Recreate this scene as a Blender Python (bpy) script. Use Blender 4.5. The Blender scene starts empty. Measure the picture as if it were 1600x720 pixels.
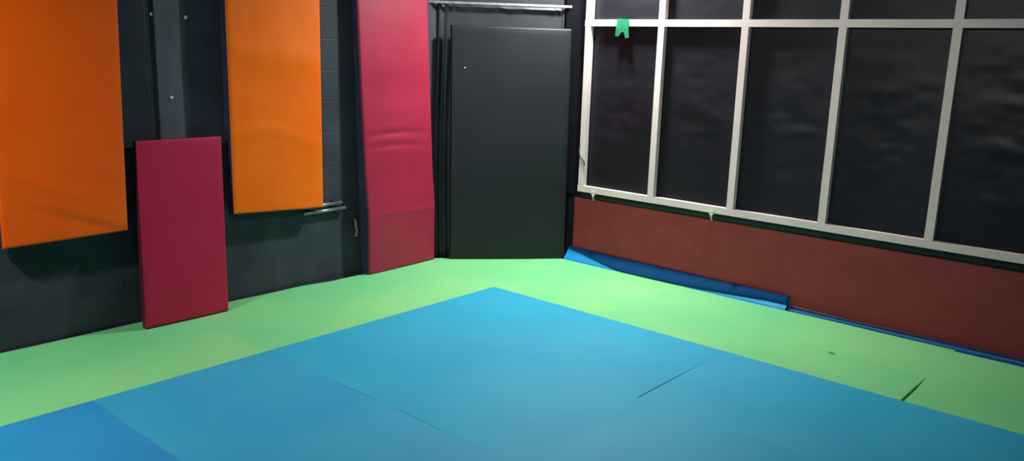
import bpy, bmesh, math, random
from mathutils import Vector, Matrix, noise
random.seed(7)
SC = bpy.context.scene
COL = SC.collection
PI = math.pi

# ------------------------------------------------------------------ materials
def lin(c):
    return tuple((x/255/12.92 if x/255 <= .04045 else ((x/255+.055)/1.055)**2.4) for x in c) + (1,)

def mat(name, c1, c2=None, rough=.6, scale=6, detail=4, bump=.0, bscale=200, spec=.5, sheen=0, metal=0, stops=(.35, .65), coord='Object', stretch=(1, 1, 1)):
    """procedural: two tones mixed by noise, a fine bump"""
    m = bpy.data.materials.new(name); m.use_nodes = True
    nt = m.node_tree; N = nt.nodes; L = nt.links
    b = N['Principled BSDF']
    tc = N.new('ShaderNodeTexCoord'); mp = N.new('ShaderNodeMapping'); mp.inputs['Scale'].default_value = stretch
    L.new(tc.outputs[coord], mp.inputs[0])
    n = N.new('ShaderNodeTexNoise'); n.inputs['Scale'].default_value = scale; n.inputs['Detail'].default_value = detail
    L.new(mp.outputs[0], n.inputs['Vector'])
    r = N.new('ShaderNodeValToRGB'); r.name = 'tones'
    r.color_ramp.elements[0].position = stops[0]; r.color_ramp.elements[0].color = lin(c1)
    r.color_ramp.elements[1].position = stops[1]; r.color_ramp.elements[1].color = lin(c2 or c1)
    L.new(n.outputs['Fac'], r.inputs[0]); L.new(r.outputs[0], b.inputs['Base Color'])
    b.inputs['Roughness'].default_value = rough
    b.inputs['Specular IOR Level'].default_value = spec
    b.inputs['Metallic'].default_value = metal
    b.inputs['Sheen Weight'].default_value = sheen
    if bump:
        n2 = N.new('ShaderNodeTexNoise'); n2.inputs['Scale'].default_value = bscale; n2.inputs['Detail'].default_value = 3
        L.new(tc.outputs[coord], n2.inputs['Vector'])
        bp = N.new('ShaderNodeBump'); bp.inputs['Strength'].default_value = bump; bp.inputs['Distance'].default_value = .003
        L.new(n2.outputs['Fac'], bp.inputs['Height']); L.new(bp.outputs[0], b.inputs['Normal'])
    return m

M = {}
M['blue'] = [mat('blue foam %d' % i, a, b, .62, 1.6, 3, .25, 260, .35) for i, (a, b) in enumerate([
    ((28, 156, 192), (38, 162, 194)), ((34, 156, 192), (44, 163, 196)), ((38, 150, 192), (48, 158, 194)), ((28, 132, 192), (38, 144, 196))])]
M['green'] = mat('green foam', (110, 198, 132), (130, 204, 132), .65, .9, 3, .25, 240, .3, stops=(.38, .64))
M['orange'] = mat('orange vinyl', (250, 90, 0), (252, 98, 0), .5, 2.2, 4, .12, 320, .25)
M['orangelight'] = mat('orange vinyl yellower', (244, 104, 0), (248, 114, 2), .5, 2.2, 4, .12, 320, .25)  # slightly yellower orange, for the second pad only
M['pink'] = mat('crimson vinyl', (148, 22, 54), (158, 26, 62), .5, 2.0, 3, .10, 320, .4, .04)
M['red'] = mat('short pad crimson vinyl', (170, 24, 60), (176, 28, 66), .5, 2.4, 3, .12, 320, .35)  # crimson a step stronger than on the tall pad
M['navy'] = mat('navy vinyl', (46, 48, 72), (54, 56, 80), .5, 5, 3, .1, 300)
M['blackvinyl'] = mat('black vinyl', (17, 21, 26), (22, 26, 31), .5, 2.5, 4, .12, 260, .35)
M['sheet'] = mat('black plastic sheeting', (14, 15, 22), (19, 20, 28), .42, 2.0, 5, .2, 22, .33)
M['cornersheet'] = mat('black plastic drape', (29, 32, 38), (38, 41, 47), .45, 4.0, 5, .12, 18, .45)
M['batten'] = mat('whitewashed timber', (202, 188, 183), (214, 200, 193), .6, 3, 6, .3, 60, .3, stretch=(1, 1, .4))
M['kick'] = mat('red brown hardboard', (140, 52, 54), (148, 58, 59), .6, 7, 3, .3, 180, .3)
M['kickdark'] = mat('board edge', (40, 30, 28), (52, 40, 36), .7, 9, 3)
M['concrete'] = mat('dark concrete', (52, 54, 54), (66, 67, 66), .8, 6, 6, .4, 40)
M['ceil'] = mat('dark ceiling', (42, 44, 46), (52, 54, 56), .9, 3, 4)
M['grey'] = mat('lit wall grey', (66, 72, 82), (80, 86, 96), .55, 8, 6, .3, 60, .4, stretch=(1, 1, .5))  # lighter than the wall paint: light on the wall put into the colour
M['layer'] = mat('deep blue foam', (0, 54, 98), (4, 62, 108), .75, 4, 3, .2, 200, .1)
M['bodyblue'] = mat('bright blue foam', (10, 128, 192), (20, 140, 200), .6, 4, 3, .2, 200, .3)
M['tape'] = mat('green tape', (16, 92, 60), (24, 104, 70), .45, 30, 3, .1, 200)
M['pipe'] = mat('dull steel', (110, 122, 128), (140, 150, 154), .35, 12, 4, 0, metal=.6)
M['rail'] = mat('pale grey metal', (104, 110, 114), (134, 140, 142), .5, 20, 4, 0, metal=.2)
M['darkmetal'] = mat('black metal', (24, 26, 28), (34, 36, 38), .5, 12, 3)
M['zinc'] = mat('zinc', (176, 172, 160), (200, 196, 184), .4, 40, 3)
M['cord'] = mat('tan cord', (120, 104, 72), (140, 122, 86), .8, 60, 3)
M['wire'] = mat('black wire', (18, 18, 20), (26, 26, 28), .5, 20, 2)

def wall_paint():
    """black-painted blockwork: course joints as bump, worn darker paint patches"""
    m = mat('black painted blockwork', (50, 55, 64), (62, 67, 77), .55, 3.2, 5, 0, spec=.2)
    nt = m.node_tree; N = nt.nodes; L = nt.links; b = N['Principled BSDF']
    tc = N['Texture Coordinate']
    sep = N.new('ShaderNodeSeparateXYZ'); L.new(tc.outputs['Object'], sep.inputs[0])
    cmb = N.new('ShaderNodeCombineXYZ'); L.new(sep.outputs['X'], cmb.inputs[0]); L.new(sep.outputs['Z'], cmb.inputs[1])
    br = N.new('ShaderNodeTexBrick'); br.inputs['Scale'].default_value = 1
    br.inputs['Brick Width'].default_value = .44; br.inputs['Row Height'].default_value = .215
    br.inputs['Mortar Size'].default_value = .006; br.inputs['Mortar Smooth'].default_value = .6
    L.new(cmb.outputs[0], br.inputs['Vector'])
    n2 = N.new('ShaderNodeTexNoise'); n2.inputs['Scale'].default_value = 55; n2.inputs['Detail'].default_value = 6
    L.new(tc.outputs['Object'], n2.inputs['Vector'])
    b1 = N.new('ShaderNodeBump'); b1.inputs['Strength'].default_value = .35; b1.inputs['Distance'].default_value = .004
    b1.invert = True
    L.new(br.outputs['Fac'], b1.inputs['Height'])
    b2 = N.new('ShaderNodeBump'); b2.inputs['Strength'].default_value = .3; b2.inputs['Distance'].default_value = .003
    L.new(n2.outputs['Fac'], b2.inputs['Height']); L.new(b1.outputs[0], b2.inputs['Normal'])
    L.new(b2.outputs[0], b.inputs['Normal'])
    return m
M['wall'] = wall_paint()

# ------------------------------------------------------------------ object helpers
def link(name, bm, m, parent=None, smooth=False, kind=None):
    me = bpy.data.meshes.new(name)
    bmesh.ops.recalc_face_normals(bm, faces=bm.faces)
    bm.to_mesh(me); bm.free()
    for x in (m if isinstance(m, (list, tuple)) else [m]): me.materials.append(x)
    if smooth:
        for p in me.polygons: p.use_smooth = True
    o = bpy.data.objects.new(name, me); COL.objects.link(o)
    if parent: o.parent = parent
    if kind: o['kind'] = kind
    return o

def tag(o, label, cat, group=None):
    o['label'] = label; o['category'] = cat
    if group: o['group'] = group
    return o

def thing(name, label, cat, loc=(0, 0, 0), rot=(0, 0, 0), group=None):
    o = bpy.data.objects.new(name, None); COL.objects.link(o)
    o.empty_display_size = .1
    o.location = loc; o.rotation_euler = rot
    return tag(o, label, cat, group)

def box(bm, x0, x1, y0, y1, z0, z1, bev=0):
    vs = [bm.verts.new((x, y, z)) for x in (x0, x1) for y in (y0, y1) for z in (z0, z1)]
    F = [(0, 1, 3, 2), (4, 6, 7, 5), (0, 4, 5, 1), (2, 3, 7, 6), (0, 2, 6, 4), (1, 5, 7, 3)]
    fs = [bm.faces.new([vs[i] for i in f]) for f in F]
    if bev:
        es = list({e for f in fs for e in f.edges})
        bmesh.ops.bevel(bm, geom=es, offset=bev, segments=2, profile=.6, affect='EDGES')
    return bm

def tube(bm, pts, r, seg=10, caps=True):
    pts = [Vector(p) for p in pts]; rings = []
    for i, p in enumerate(pts):
        d = (pts[min(i+1, len(pts)-1)] - pts[max(i-1, 0)]).normalized()
        a = d.orthogonal().normalized() if i == 0 else (pa - d*pa.dot(d)).normalized()
        pa = a; c = d.cross(a)
        rr = r[i] if isinstance(r, (list, tuple)) else r
        rings.append([bm.verts.new(p + rr*(math.cos(2*PI*k/seg)*a + math.sin(2*PI*k/seg)*c)) for k in range(seg)])
    for A, B in zip(rings, rings[1:]):
        for k in range(seg): bm.faces.new((A[k], A[(k+1) % seg], B[(k+1) % seg], B[k]))
    if caps:
        bm.faces.new(rings[0]); bm.faces.new(rings[-1])
    return bm

def quadgrid(bm, P, flip=False):
    V = [[bm.verts.new(p) for p in row] for row in P]
    for i in range(len(V)-1):
        for j in range(len(V[0])-1):
            bm.faces.new((V[i][j], V[i+1][j], V[i+1][j+1], V[i][j+1]))
    return V

# ------------------------------------------------------------------ the setting
WL, WR = .9775, 1.16          # left wall plane y, right wall plane x
XB, YB, ZC, ZF = -7.5, -7.0, 3.05, -.04
link('floor', box(bmesh.new(), XB, WR+.2, YB, WL+.2, ZF-.1, ZF), M['concrete'], kind='structure')
link('ceiling', box(bmesh.new(), XB, WR+.2, YB, WL+.2, ZC, ZC+.1), M['ceil'], kind='structure')
link('wall_left', box(bmesh.new(), XB, WR+.2, WL, WL+.2, ZF, ZC), M['wall'], kind='structure')
link('wall_right', box(bmesh.new(), WR, WR+.2, YB, WL, ZF, ZC), M['cornersheet'], kind='structure')
link('wall_back', box(bmesh.new(), XB-.2, XB, YB, WL+.2, ZF, ZC), M['wall'], kind='structure')
link('wall_front', box(bmesh.new(), XB, WR+.2, YB-.2, YB, ZF, ZC), M['wall'], kind='structure')

# the blocked-off corner: a partition wall across it, behind the black sheet
A0 = Vector((.2353, .8653, 0)); U = Vector((.8003, -.6965, 0)).normalized(); NB = Vector((-U.y, U.x, 0))  # NB points into the corner
def dg(s, off, z): return A0 + U*s + NB*off + Vector((0, 0, z))
bm = bmesh.new()
q = [dg(-.13, .175, ZF), dg(1.12, .175, ZF), dg(1.12, .21, ZF), dg(-.09, .21, ZF)]
lo = [bm.verts.new(p) for p in q]; hi = [bm.verts.new(p + Vector((0, 0, ZC-ZF))) for p in q]
bm.faces.new(lo); bm.faces.new(hi)
for k in range(4): bm.faces.new((lo[k], lo[(k+1) % 4], hi[(k+1) % 4], hi[k]))
link('wall_corner', bm, M['cornersheet'], kind='structure')

# ------------------------------------------------------------------ floor mats
def bump1(t, a, b, fade=.06):
    """1 between a and b with soft ends"""
    if t < a-fade or t > b+fade: return 0
    return min(1, (t-a+fade)/fade, (b+fade-t)/fade)

def floor_mat(name, x0, x1, y0, y1, m, label, group, edges={}, th=.0398, warp=0):
    """edges: side -> inset(t) in metres along that side (t is the world x or y)"""
    bm = bmesh.new(); n = 40; g = .0002
    def pt(i, j):
        x = x0 + (x1-x0)*i/n; y = y0 + (y1-y0)*j/n
        il = g + (edges['l'](y) if 'l' in edges else 0); ir = g + (edges['r'](y) if 'r' in edges else 0)
        ib = g + (edges['b'](x) if 'b' in edges else 0); it = g + (edges['t'](x) if 't' in edges else 0)
        x = x0+il + (x1-ir-x0-il)*i/n; y = y0+ib + (y1-it-y0-ib)*j/n
        return x, y
    top = []
    for i in range(n+1):
        row = []
        for j in range(n+1):
            x, y = pt(i, j)
            z = -.0002*(i in (0, n) or j in (0, n)) + warp*noise.noise((x*1.3, y*1.3, 3))
            row.append((x, y, z))
        top.append(row)
    V = quadgrid(bm, top)
    per = [V[i][0] for i in range(n)] + [V[n][j] for j in range(n)] + [V[i][n] for i in range(n, 0, -1)] + [V[0][j] for j in range(n, 0, -1)]
    low = [bm.verts.new((v.co.x, v.co.y, ZF)) for v in per]
    for k in range(len(per)):
        bm.faces.new((per[k], per[(k+1) % len(per)], low[(k+1) % len(per)], low[k]))
    bm.faces.new(low)
    cx, cy = (x0+x1)/2, (y0+y1)/2
    bmesh.ops.translate(bm, verts=bm.verts, vec=(-cx, -cy, -ZF))
    o = link(name, bm, m); o.location = (cx, cy, ZF)
    return tag(o, label, 'mat', group)

GB, GG = 'blue mats of the training area', 'green mats of the border'
B = M['blue']; S1, S2, S3, S4 = -.925, -1.87, -2.815, -3.76
seamR = lambda x: .006*bump1(x, -.92, -.58, .35)*(1 if x < -.3 else .4)
seam3 = lambda y: .0035*max(bump1(y, -.86, -.66, .12), bump1(y, -1.33, -1.15, .1))
floor_mat('blue_mat', S1, 0, -1.835, 0, B[0], 'blue floor mat at the far tip of the blue area, touching both green borders', GB, {'b': seamR})
floor_mat('blue_mat', S1, 0, -3.70, -1.835, B[1], 'blue floor mat at lower right, beyond the open seam along the right border', GB)
floor_mat('blue_mat', S2, S1, -1.885, 0, B[0], 'blue floor mat amid the blue area, right of the two short dark slits', GB, {'l': seam3})
floor_mat('blue_mat', S2, S1, -3.70, -1.885, B[1], 'blue floor mat cut off by the bottom edge of the photo, right of centre', GB)
floor_mat('blue_mat', S3, S2, -1.885, 0, B[2], 'blue floor mat left of the two short dark slits, along the left green border', GB)
floor_mat('blue_mat', S4, S3, -1.885, 0, B[3], 'deeper blue floor mat in the bottom left corner of the photo', GB)
floor_mat('blue_mat', S3, S2, -3.70, -1.885, B[2], 'blue floor mat nearest the camera, left of the bottom middle', GB)
gm = M['green']
wav = lambda x: .02 + .05*bump1(x, -.75, -.2, .25) + .012*noise.noise((x*2.2, 0, 5))
floor_mat('green_mat', -1.87, 0, 0, .972, gm, 'green floor mat between the red pad and the pink pad, along the left wall', GG, {'t': wav}, warp=.0)
floor_mat('green_mat', -3.74, -1.87, 0, .972, gm, 'green floor mat at the left edge of the photo, under the left orange pad', GG, {'t': wav})
floor_mat('green_mat', 0, 1.03, -.92, .30, gm, 'green floor mat in the far corner, in front of the tall black mat', GG)
# the far piece of the corner, cut where the partition stands
bm = bmesh.new()
poly = [(.0007, .301), (1.02, .301), (.925, .325), (.30, .865), (.19, .935), (.0007, .955)]
lo = [bm.verts.new((x, y, 0)) for x, y in poly]; hi = [bm.verts.new((x, y, .0398)) for x, y in poly]
bm.faces.new(lo); bm.faces.new(hi)
for k in range(len(poly)): bm.faces.new((lo[k], lo[(k+1) % len(poly)], hi[(k+1) % len(poly)], hi[k]))
o = link('green_mat', bm, gm); o.location = (0, 0, ZF)
tag(o, 'green floor mat piece running under the foot of the tall black mat in the corner', 'mat', GG)
wavr = lambda y: .018 + .012*noise.noise((y*1.7, 2, 5))
floor_mat('green_mat', 0, 1.05, -2.812, -.92, gm, 'green floor mat along the right wall in front of the folded blue mat', GG, {'r': wavr, 'b': lambda x: .006*bump1(x, .0, .2, .25)})
floor_mat('green_mat', 0, 1.025, -4.70, -2.812, gm, 'green floor mat at the right edge of the photo, beyond the dark seam', GG, {'r': wavr, 't': lambda x: .010*bump1(x, .0, .2, .25)})
# dark scuff on the right green mat
bm = bmesh.new()
ring = []
for k in range(14):
    a = 2*PI*k/14; r = 1 + .3*noise.noise((math.cos(a)*1.5, math.sin(a)*1.5, 9))
    ring.append(bm.verts.new((.017*r*math.cos(a)+.008*math.sin(a), .026*r*math.sin(a), 0)))
ring2 = [bm.verts.new(v.co + Vector((0, 0, .0012))) for v in ring]
bm.faces.new(ring); bm.faces.new(ring2)
for k in range(14): bm.faces.new((ring[k], ring[(k+1) % 14], ring2[(k+1) % 14], ring2[k]))
o = link('dried_spot', bm, mat('dried dirt', (86, 120, 66), (96, 134, 74), .8, 60, 2)); o.location = (.426, -2.298, 0)
tag(o, 'small dark dried spot on the right green mat', 'stain')

# ------------------------------------------------------------------ wall pads
def steps(L, r, n):
    a = [0, r*.08, r*.3, r*.6, r]
    return a + [r + (L-2*r)*k/n for k in range(1, n)] + [L-x for x in reversed(a)]

def pad(root, w, h, th, prof, wr, face, side, shx=0, skz=0, r=.012, n=(28, 80), flat=False):
    """a cover over the front with rounded edges, a side band round the edge and over the back. local x across, z up, front towards -y"""
    us, vs = steps(w, r, n[0]), steps(h, r, n[1])
    def xyz(u, v, d): return (u + shx*v, -d, v + skz*u)
    def rd(u, v):
        e = min(u, w-u, v, h-v)
        return 0 if e >= r else r - math.sqrt(max(0, r*r-(r-e)**2))
    P = [[xyz(u, v, prof(u, v) + wr(u, v)*min(1, min(u, w-u, v, h-v)/.05) - rd(u, v)) for v in vs] for u in us]
    bm = bmesh.new(); quadgrid(bm, P)
    link('cover', bm, face, root, True)
    per = [(u, 0) for u in us[:-1]] + [(w, v) for v in vs[:-1]] + [(u, h) for u in us[:0:-1]] + [(0, v) for v in vs[:0:-1]]
    bm = bmesh.new()
    ra = [bm.verts.new(xyz(u, v, prof(u, v)-r)) for u, v in per]
    cu, cv = w/2, h/2
    def out(u, v, k): return (u + k*(1 if u >= w else -1 if u <= 0 else 0), v + k*(1 if v >= h else -1 if v <= 0 else 0))
    rb = [bm.verts.new(xyz(*out(u, v, .0015), prof(u, v)-r-.002)) for u, v in per]
    rc = [bm.verts.new(xyz(*out(u, v, .0015), (0 if flat else prof(u, v))-th+.006)) for u, v in per]
    rd_ = [bm.verts.new(xyz(*out(u, v, -.004), (0 if flat else prof(u, v))-th)) for u, v in per]
    K = len(per)
    for A, Bq in ((ra, rb), (rb, rc), (rc, rd_)):
        for k in range(K): bm.faces.new((A[k], A[(k+1) % K], Bq[(k+1) % K], Bq[k]))
    # back, strip by strip
    nu, nv = len(us)-1, len(vs)-1
    for j in range(nv):
        left = lambda t: rd_[0] if t == 0 else rd_[(2*nu+2*nv-t) % K]
        right = lambda t: rd_[nu+t]
        if j == 0: bm.faces.new(rd_[0:nu+1] + [right(1), left(1)])
        elif j == nv-1: bm.faces.new([left(j), right(j)] + [rd_[nu+nv+k] for k in range(0, nu+1)])
        else: bm.faces.new((left(j), right(j), right(j+1), left(j+1)))
    link('side_band', bm, side, root)

def cleat(root, w, zs, d0, d1):
    for z in zs:
        link('hanging_cleat', box(bmesh.new(), w*.2, w*.8, d0, d1, z-.03, z+.03, .003), M['darkmetal'], root)

def wr_orange(seed, fold):
    def f(u, v):
        d = .004*noise.noise((u*3, v*1.6, seed)) + .0018*noise.noise((u*9, v*5, seed+3))
        return d*1.3 + 1.6*fold(u, v)
    return f
def fold1(u, v):   # long slack folds running down to the lower right corner
    t = v - (.30 - .42*u); s = v - (.42 - .5*u)
    return .0045*math.exp(-(t/.022)**2)*min(1, u*2) - .004*math.exp(-((t+.05)/.03)**2)*min(1, u*2) + .003*math.exp(-(s/.05)**2)
def fold2(u, v):
    return -.006*math.exp(-(((v-.82)/.11)**2 + ((u-.3)/.2)**2)) + .003*math.exp(-((v-.5-.05*math.sin(u*7))/.04)**2) + .004*math.exp(-((v-1.02)/.08)**2)

op = thing('wall_pad', 'orange wall pad hanging at the far left, left of the leaning red pad', 'pad', (-2.868, .86, .588), group='orange pads hung on the left wall')
pad(op, .652, 1.95, .082, lambda u, v: .006*math.sin(PI*u/.652), wr_orange(2.3, fold1), M['orange'], M['navy'], shx=.024, skz=.012)
cleat(op, .65, (.5, 1.5), .082, WL-.86)
op2 = thing('wall_pad', 'orange wall pad hanging between the leaning red pad and the tall pink pad', 'pad', (-1.536, .86, .602), group='orange pads hung on the left wall')
pad(op2, .687, 1.95, .082, lambda u, v: .005*math.sin(PI*u/.687), wr_orange(7.7, fold2), M['orangelight'], M['navy'], shx=.0015, skz=-.055)
cleat(op2, .68, (.5, 1.5), .082, WL-.86)

# tall pink pad standing on the mats, buckled in two places
pk = thing('standing_pad', 'tall pink crimson pad standing against the left wall, creased across its middle', 'pad', (-.455, .845, .001), (0, 0, .034))
def profp(u, v):
    a = .012*math.exp(-((v-.44)/.2)**2) + .0*v
    return a - .035*max(0, min(1, (v-.5)/1.5)) + .004*math.sin(PI*u/.69)
def wrp(u, v):
    w = .003*noise.noise((u*3, v*2, 4.1))
    c1 = .93 + .03*math.sin(u*4.2+.4); c2 = 1.03 + .022*math.sin(u*4.4+.2)
    for c in (c1, c2):
        a = math.exp(-((u-.3)/.26)**2)
        w += a*(-.008*math.exp(-((v-c)/.016)**2) + .003*math.exp(-((v-c-.045)/.03)**2))
    w += .006*math.exp(-((v-.44-.01*math.sin(u*6))/.02)**2)
    w += -.008*math.exp(-((v-1.35)/.12)**2)*math.exp(-((u-.3)/.35)**2)
    return w
pad(pk, .692, 2.38, .098, profp, wrp, M['pink'], M['navy'], shx=-.033, skz=0, n=(28, 150), flat=True)

# short red pad leaning
rp = thing('leaning_pad', 'short dark red pad leaning on the left wall between two orange pads', 'pad', (-2.181, .787, .0066), (math.radians(-5.5), 0, -.016))
pad(rp, .527, 1.102, .06, lambda u, v: .003*math.sin(PI*u/.527), lambda u, v: .0018*noise.noise((u*4, v*3, 8)), M['red'], mat('dark crimson edging', (96, 18, 44), (110, 24, 52), .5, 5), shx=.055, skz=.0, r=.008, n=(20, 40))

# tall black mat across the corner
bmroot = thing('crash_mat', 'tall black padded mat standing upright across the far corner', 'mat', dg(.118, -.002, .002)[:], (math.radians(-1.0), 0, math.atan2(U.y, U.x)))
pad(bmroot, .952, 1.855, .048, lambda u, v: .008*math.sin(PI*u/.952), lambda u, v: .003*noise.noise((u*2.4, v*2, 1)), M['blackvinyl'], mat('black edging', (26, 30, 34), (34, 38, 42), .45, 5), shx=-.006, skz=0.0, r=.014, n=(24, 44))
bm = bmesh.new(); box(bm, -.006, .006, -.0012, .0012, -.004, .005, .0008)
o = link('lint_fleck', bm, M['zinc'], bmroot); o.location = (.10, -.010, 1.535); o['label'] = 'small white fleck'
# ------------------------------------------------------------------ black sheet and rail behind the mat
bm = bmesh.new()
P = []
for i in range(90):
    s = -.10 + 1.115*i/89; row = []
    for j in range(60):
        z = ZF+.002 + (2.02-ZF)*j/59
        edge = math.exp(-(s/.09)**2) + math.exp(-((s-1.06)/.08)**2)
        off = .150 - edge*(.012*math.sin(s*95 + 1.2*math.sin(z*2)) + .006) - .006*noise.noise((s*4, z*2.5, 2)) - .004*noise.noise((s*11, z*6, 6))
        row.append(dg(s, off, z)[:])
    P.append(row)
quadgrid(bm, P)
o = link('black_drape', bm, M['cornersheet'], None, True)
sm = o.modifiers.new('thickness', 'SOLIDIFY'); sm.thickness = .002
tag(o, 'black plastic drape hanging in folds behind the tall black mat', 'sheet')
bm = bmesh.new(); box(bm, -.10, 1.10, -.012, .012, -.009, .009, .003)
o = link('drape_rail', bm, M['rail']); o.location = dg(0, .105, 2.028); o.rotation_euler = (0, 0, math.atan2(U.y, U.x))
tag(o, 'pale grey rail across the corner above the tall black mat', 'rail')

# ------------------------------------------------------------------ right wall: sheet, batten frame, kickboard
y0, sp, H1, H2 = .0167, .6494, .612, 1.902
bm = bmesh.new(); P = []
for i in range(230):
    y = .30 - 4.75*i/229; row = []
    for j in range(110):
        z = .535 + (ZC-.005-.535)*j/109
        k = (y0-y)/sp; fr = k - math.floor(k)
        slack = math.sin(PI*fr)
        zz = (z-H1)/(H2-H1); zf = zz-math.floor(zz); sl2 = max(.15, math.sin(PI*zf))
        d = slack*sl2*(.007*noise.noise((y*2.2, z*2.0, 1)) + .008*noise.noise((y*3+z*3.5, z*5-y*2.0, 4)) + .0045*noise.noise((y*4, z*17, 7)) + .004*noise.noise((y*9+z*7, z*15-y*6, 11)))
        row.append((1.078 + .02*max(0, min(1, (y-.06)/.06)) - max(-.012, min(.02, d)), y, z))
    P.append(row)
quadgrid(bm, P)
o = link('plastic_sheet', bm, M['sheet'], None, True)
sm = o.modifiers.new('thickness', 'SOLIDIFY'); sm.thickness = .0015
tag(o, 'wrinkled black plastic sheet stretched behind the white batten frame', 'sheet')
# timber studs carrying sheet and frame stay hidden behind the sheet: the wall itself is just behind

fr = thing('batten_frame', 'whitewashed timber batten frame over black plastic on the right wall', 'frame', (1.024, 0, 0))
def batten(name, y0_, y1_, z0, z1, t0=0, bow=0):
    bm = bmesh.new()
    vertical = (z1-z0) > abs(y1_-y0_)
    n = 14
    ring = []
    for k in range(n+1):
        t = k/n
        if vertical:
            z = z0+(z1-z0)*t; dy = bow*math.sin(PI*t) + .0015*noise.noise((z*3, y0_*5, 2))
            c = [(t0, y0_+dy, z), (t0, y1_+dy, z), (t0+.042, y1_+dy, z), (t0+.042, y0_+dy, z)]
        else:
            y = y0_+(y1_-y0_)*t; dz = bow*math.sin(PI*t) + .002*noise.noise((y*3, z0*5, 2))
            c = [(t0, y, z0+dz), (t0, y, z1+dz), (t0+.042, y, z1+dz), (t0+.042, y, z0+dz)]
        ring.append([bm.verts.new(p) for p in c])
    for A, Bq in zip(ring, ring[1:]):
        for k in range(4): bm.faces.new((A[k], A[(k+1) % 4], Bq[(k+1) % 4], Bq[k]))
    bm.faces.new(ring[0]); bm.faces.new(ring[-1])
    es = [e for e in bm.edges if len(e.link_faces) == 2 and e.calc_face_angle(0) > .6]
    bmesh.ops.bevel(bm, geom=es, offset=.003, segments=1, affect='EDGES')
    return link(name, bm, M['batten'], fr)
for k in range(7):
    y = y0 - k*sp
    batten('upright', y-.025, y+.025, H1+.024, H2-.024)
    batten('upright', y-.025, y+.025, H2+.024, ZC-.01)
batten('cross_rail', y0-6.4*sp, y0+.03, H2-.024, H2+.024)
batten('bottom_rail', y0-6.4*sp, y0+.03, H1-.024, H1+.024)

bm = bmesh.new(); box(bm, 1.12, 1.15, -4.45, .142, ZF, .522, .003)
o = link('kickboard', bm, M['kick']); tag(o, 'long red brown board along the foot of the right wall below the batten frame', 'board')
bm = bmesh.new(); P = []
for i in range(120):       # sheet bottom edge gathered under the rail
    y = .16 - 4.6*i/119; row = []
    for a in range(13):
        t = 2*PI*a/12; r = .017 + .004*noise.noise((y*6, a*.7, 3))
        row.append((1.112 + .6*r*math.cos(t), y, .543 + .004*noise.noise((y*3, 0, 8)) + 1.1*r*math.sin(t)))
    P.append(row)
quadgrid(bm, P)
o = link('sheet_hem', bm, M['sheet'], None, True); tag(o, 'dark rolled hem of the plastic sheet between bottom rail and red brown board', 'hem')

# steel clips hooked under the bottom rail
def clip(y, label):
    t = thing('rail_clip', label, 'clip', (1.012, y, .588), group='clips under the bottom rail')
    bm = bmesh.new(); box(bm, 0, .011, -.018, .018, -.012, .016, .002); link('plate', bm, M['zinc'], t)
    bm = bmesh.new(); tube(bm, [(.004, 0, -.008), (.002, -.002, -.03), (.008, -.004, -.048), (.02, -.004, -.052)], .006, 8); link('hook', bm, M['zinc'], t, True)
clip(-1.15, 'small pale metal clip under the bottom rail near the third upright')
clip(-.115, 'small pale metal clip under the bottom rail beside the corner')
# dark wire twisted round the first upright, and its tail
bm = bmesh.new(); pts = [(1.0195, y0-.030, .80), (1.018, y0-.026, .83), (1.0185, y0-.01, .85), (1.018, y0+.012, .862), (1.0185, y0+.024, .885), (1.018, y0+.03, .92), (1.0205, y0+.024, .95), (1.026, y0+.024, .953)]
tube(bm, pts, .0045, 8)
o = link('wire_tie', bm, M['wire'], None, True); tag(o, 'dark wire lying across the first white upright low down', 'wire')
# green tape over the cross rail with two ragged tails
bm = bmesh.new()
yc, hw = -.305, .054
out = [(-hw, 1.93), (hw, 1.932), (hw+.004, 1.86), (hw+.008, 1.807), (hw-.022, 1.803), (.004, 1.838), (-.014, 1.835), (-.03, 1.792), (-hw-.008, 1.795), (-hw, 1.86)]
def tv(dy, z, x): return bm.verts.new((x, yc+dy, z))
f = [tv(dy, z, 1.0195 - .004*(z < 1.87)) for dy, z in out]; b2 = [tv(dy, z, 1.0215 - .004*(z < 1.87)) for dy, z in out]
bm.faces.new(f); bm.faces.new(b2)
for k in range(len(f)): bm.faces.new((f[k], f[(k+1) % len(f)], b2[(k+1) % len(f)], b2[k]))
box(bm, 1.0195, 1.068, yc-hw, yc+hw, 1.9275, 1.9300)
o = link('tape_strip', bm, M['tape']); tag(o, 'green tape strip with two torn tails stuck over the white cross rail', 'tape')

# ------------------------------------------------------------------ folded blue mat at the foot of the board
fm = thing('folded_mat', 'rolled-up blue mat lying along the foot of the red brown board', 'mat', (1.085, -.79, ZF))
YA, YE = .17, -1.745
def ylerp(i, n): return YA + (YE-YA)*i/n
bm = bmesh.new(); P = []; n = 80
SL = [(-.047, .034), (-.040, .048), (-.026, .062), (-.008, .082), (.010, .104), (.022, .124), (.029, .132)]   # the sloping top side
for i in range(n+1):
    y = ylerp(i, n); k = 1 - .16*i/n + .03*noise.noise((y*2, 0, 1)); row = []
    for (x, z) in SL + [(.033, .126), (.033, .06), (.031, .004), (-.044, .004), (-.047, .034)]:
        row.append((x + .002*noise.noise((y*3, z*9, 2)), y+.79, z if z < .04 else .04+(z-.04)*k))
    P.append(row)
quadgrid(bm, P)
o = link('body', bm, M['bodyblue'], fm)
bm = bmesh.new(); P = []  # dark blue layer over the slope, its lower edge varying along the length
def slope(f):
    g = f*(len(SL)-1); a = min(int(g), len(SL)-2); t = g-a
    return SL[a][0]+(SL[a+1][0]-SL[a][0])*t, SL[a][1]+(SL[a+1][1]-SL[a][1])*t
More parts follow.
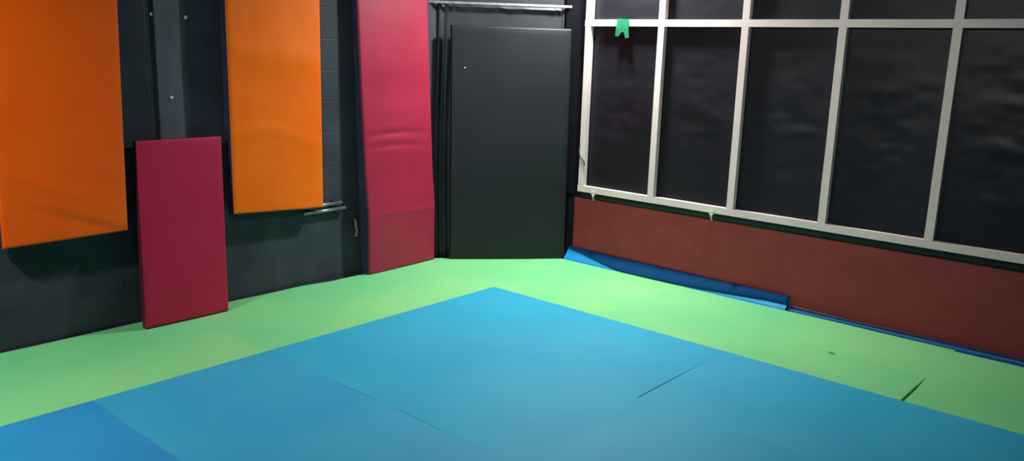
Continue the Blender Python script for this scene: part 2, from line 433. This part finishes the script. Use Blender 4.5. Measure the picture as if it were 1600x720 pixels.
for i in range(n+1):
    y = ylerp(i, n); k = 1 - .16*i/n + .03*noise.noise((y*2, 0, 1)); t = i/n; row = []
    lip = .80 - .78*min(1, t/.32)**1.1 if t < .5 else .02 + .42*max(0, min(1, (t-.5)/.42))
    lip += .03*noise.noise((y*4, 1, 1))
    lip = max(.01, lip)
    fat = .004 + .014*max(0, min(1, (t-.35)/.5))
    for q in range(9):
        f = 1 + (lip-1)*q/8
        x, z = slope(f); b = .006 + fat*math.sin(PI*min(1, q/8*1.0))
        row.append((x-.7*b, y+.79, (.04+(z-.04)*k if z > .04 else z) + .7*b))
    P.append(row)
quadgrid(bm, P)
o = link('outer_layer', bm, M['layer'], fm, True); o['label'] = 'darker blue outer layer'
sm = o.modifiers.new('thickness', 'SOLIDIFY'); sm.thickness = .004; sm.offset = 0

# thin blue underlay running on towards the camera
um = thing('underlay_strip', 'narrow blue underlay strip between the green border and red brown board, past the roll', 'mat', (1.085, -3.0, ZF))
bm = bmesh.new(); P = []
for i in range(61):
    y = -1.77 - 2.7*i/60; e = .004*noise.noise((y*2, 3, 3))
    xl = -.027 + e
    P.append([(xl, y+3, 0), (xl, y+3, .041+e*.5), (xl+.012, y+3, .043+e*.5), (.012, y+3, .042), (.012, y+3, 0), (xl, y+3, 0)])
quadgrid(bm, P)
link('foam', bm, mat('mid blue foam', (16, 96, 156), (24, 106, 166), .6, 4), um)
bm = bmesh.new(); P = []
for i in range(61):
    y = -1.77 - 2.7*i/60; e = .006*noise.noise((y*1.6, 5, 3))
    P.append([(.013, y+3, 0), (.013, y+3, .056+e), (.02, y+3, .062+e), (.028, y+3, .060+e), (.030, y+3, 0), (.013, y+3, 0)])
quadgrid(bm, P)
o = link('turned_edge', bm, M['navy'], um); o['label'] = 'navy turned-up edge'

# ------------------------------------------------------------------ left wall odds and ends
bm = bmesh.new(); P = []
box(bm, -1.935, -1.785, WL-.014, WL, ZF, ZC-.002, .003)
o = link('lit_wall_patch', bm, M['grey']); tag(o, 'lit wall imitated by a lighter grey plank on the wall above the leaning red pad', 'patch')  # raised lighter strip imitates the wall lit between the pads' shadows
def pipe(z, x0, x1, label, tilt=0):
    t = thing('wall_pipe', label, 'pipe', (0, .945, z), group='short pipes low on the left wall')
    link('tube', tube(bmesh.new(), [(x0, 0, 0), (x1, 0, tilt)], .013, 14), M['pipe'], t, True)
    for x in (x0+.06, x1-.06):
        link('bracket', box(bmesh.new(), x-.012, x+.012, .006, WL-.945, -.02, .02, .002), M['darkmetal'], t)
pipe(.562, -.98, -.63, 'upper of two dull steel pipes beside the lower right corner of an orange pad')
pipe(.518, -.96, -.60, 'lower of two dull steel pipes beside the lower right corner of an orange pad')
bm = bmesh.new(); pts = [(-.505, WL-.004, .42), (-.505, WL-.03, .41), (-.512, WL-.045, .37), (-.500, WL-.04, .33), (-.508, WL-.035, .29)]
tube(bm, pts, [.006, .008, .009, .008, .011], 8)
o = link('cord_end', bm, M['cord'], None, True); tag(o, 'frayed tan cord end hanging low beside the pink pad', 'cord')
def screw(x, z, r, label):
    y = WL if not -1.94 < x < -1.78 else WL-.014
    bm = bmesh.new(); tube(bm, [(0, 0, 0), (0, -.005, 0), (0, -.008, 0)], [r, r, r*.5], 9)
    o = link('wall_plug', bm, M['zinc'], None, True); o.location = (x, y, z); tag(o, label, 'plug', 'pale plugs in the left wall')
screw(-1.948, 1.825, .011, 'pale wall plug at the left edge of the lit wall patch')
screw(-1.736, 1.816, .012, 'pale wall plug just right of the lit wall patch')
screw(-1.86, 1.344, .011, 'pale wall plug in the face of the lit wall patch')

# ------------------------------------------------------------------ lamps
def lamp(name, loc, power, size, color, label, spread=180, aim=None):
    t = thing(name, label, 'lamp', (loc[0], loc[1], ZC))
    bm = bmesh.new(); tube(bm, [(0, 0, 0), (0, 0, loc[2]+.045-ZC)], .012, 10); link('stem', bm, M['darkmetal'], t, True)
    bm = bmesh.new(); z = loc[2]-ZC
    tube(bm, [(0, 0, z+.05), (0, 0, z+.02)], [size*.4, size*.56], 20); link('shade', bm, M['darkmetal'], t, True)
    l = bpy.data.lights.new(name, 'AREA'); l.shape = 'DISK'; l.size = size; l.energy = power; l.color = color
    o = bpy.data.objects.new(name + '_light', l); COL.objects.link(o); o.location = loc
    l.spread = math.radians(spread)
    if aim: o.rotation_euler = (Vector(aim)-Vector(loc)).to_track_quat('-Z', 'Y').to_euler()
    return o
lamp('ceiling_or_fill_lamp', (.75, -.3, 2.75), 108, .2, (.98, 1, .97), 'ceiling lamp above the far corner')
lamp('ceiling_or_fill_lamp', (-4.3, -.1, 2.6), 66, .2, (.96, 1, .98), 'ceiling lamp above the left wall')
lamp('ceiling_or_fill_lamp', (-3.6, -2.6, 2.85), 23, .4, (1, .98, .97), 'unseen fill lamp added to brighten the right wall and floor', 80, (1.1, -.5, .5))  # added fill, tilted and narrowed to brighten right wall and floor

w = bpy.data.worlds.new('room dark'); SC.world = w; w.use_nodes = True
w.node_tree.nodes['Background'].inputs[0].default_value = (.05, .055, .06, 1)

# ------------------------------------------------------------------ camera
yaw, pit, rol = 0.7151928262840676, 0.21471693572194656, 0.029614039895977714
fw = Vector((math.cos(pit)*math.cos(yaw), math.cos(pit)*math.sin(yaw), -math.sin(pit)))
r = Vector((math.sin(yaw), -math.cos(yaw), 0)); u = r.cross(fw)
c, s = math.cos(rol), math.sin(rol)
r2 = c*r + s*u; u2 = -s*r + c*u
cam = bpy.data.cameras.new('camera'); co = bpy.data.objects.new('camera', cam); COL.objects.link(co)
mw = Matrix((r2, u2, -fw)).transposed().to_4x4(); mw.translation = Vector((-4.27924, -3.87476, 1.68)); co.matrix_world = mw
cam.sensor_width = 36; cam.lens = 1290.51/1600*36; cam.clip_start = .05
SC.camera = co
SC.view_settings.view_transform = 'Standard'; SC.view_settings.look = 'None'
SC.view_settings.gamma = 1; SC.view_settings.use_curve_mapping = False
SC.view_settings.exposure = 0.14
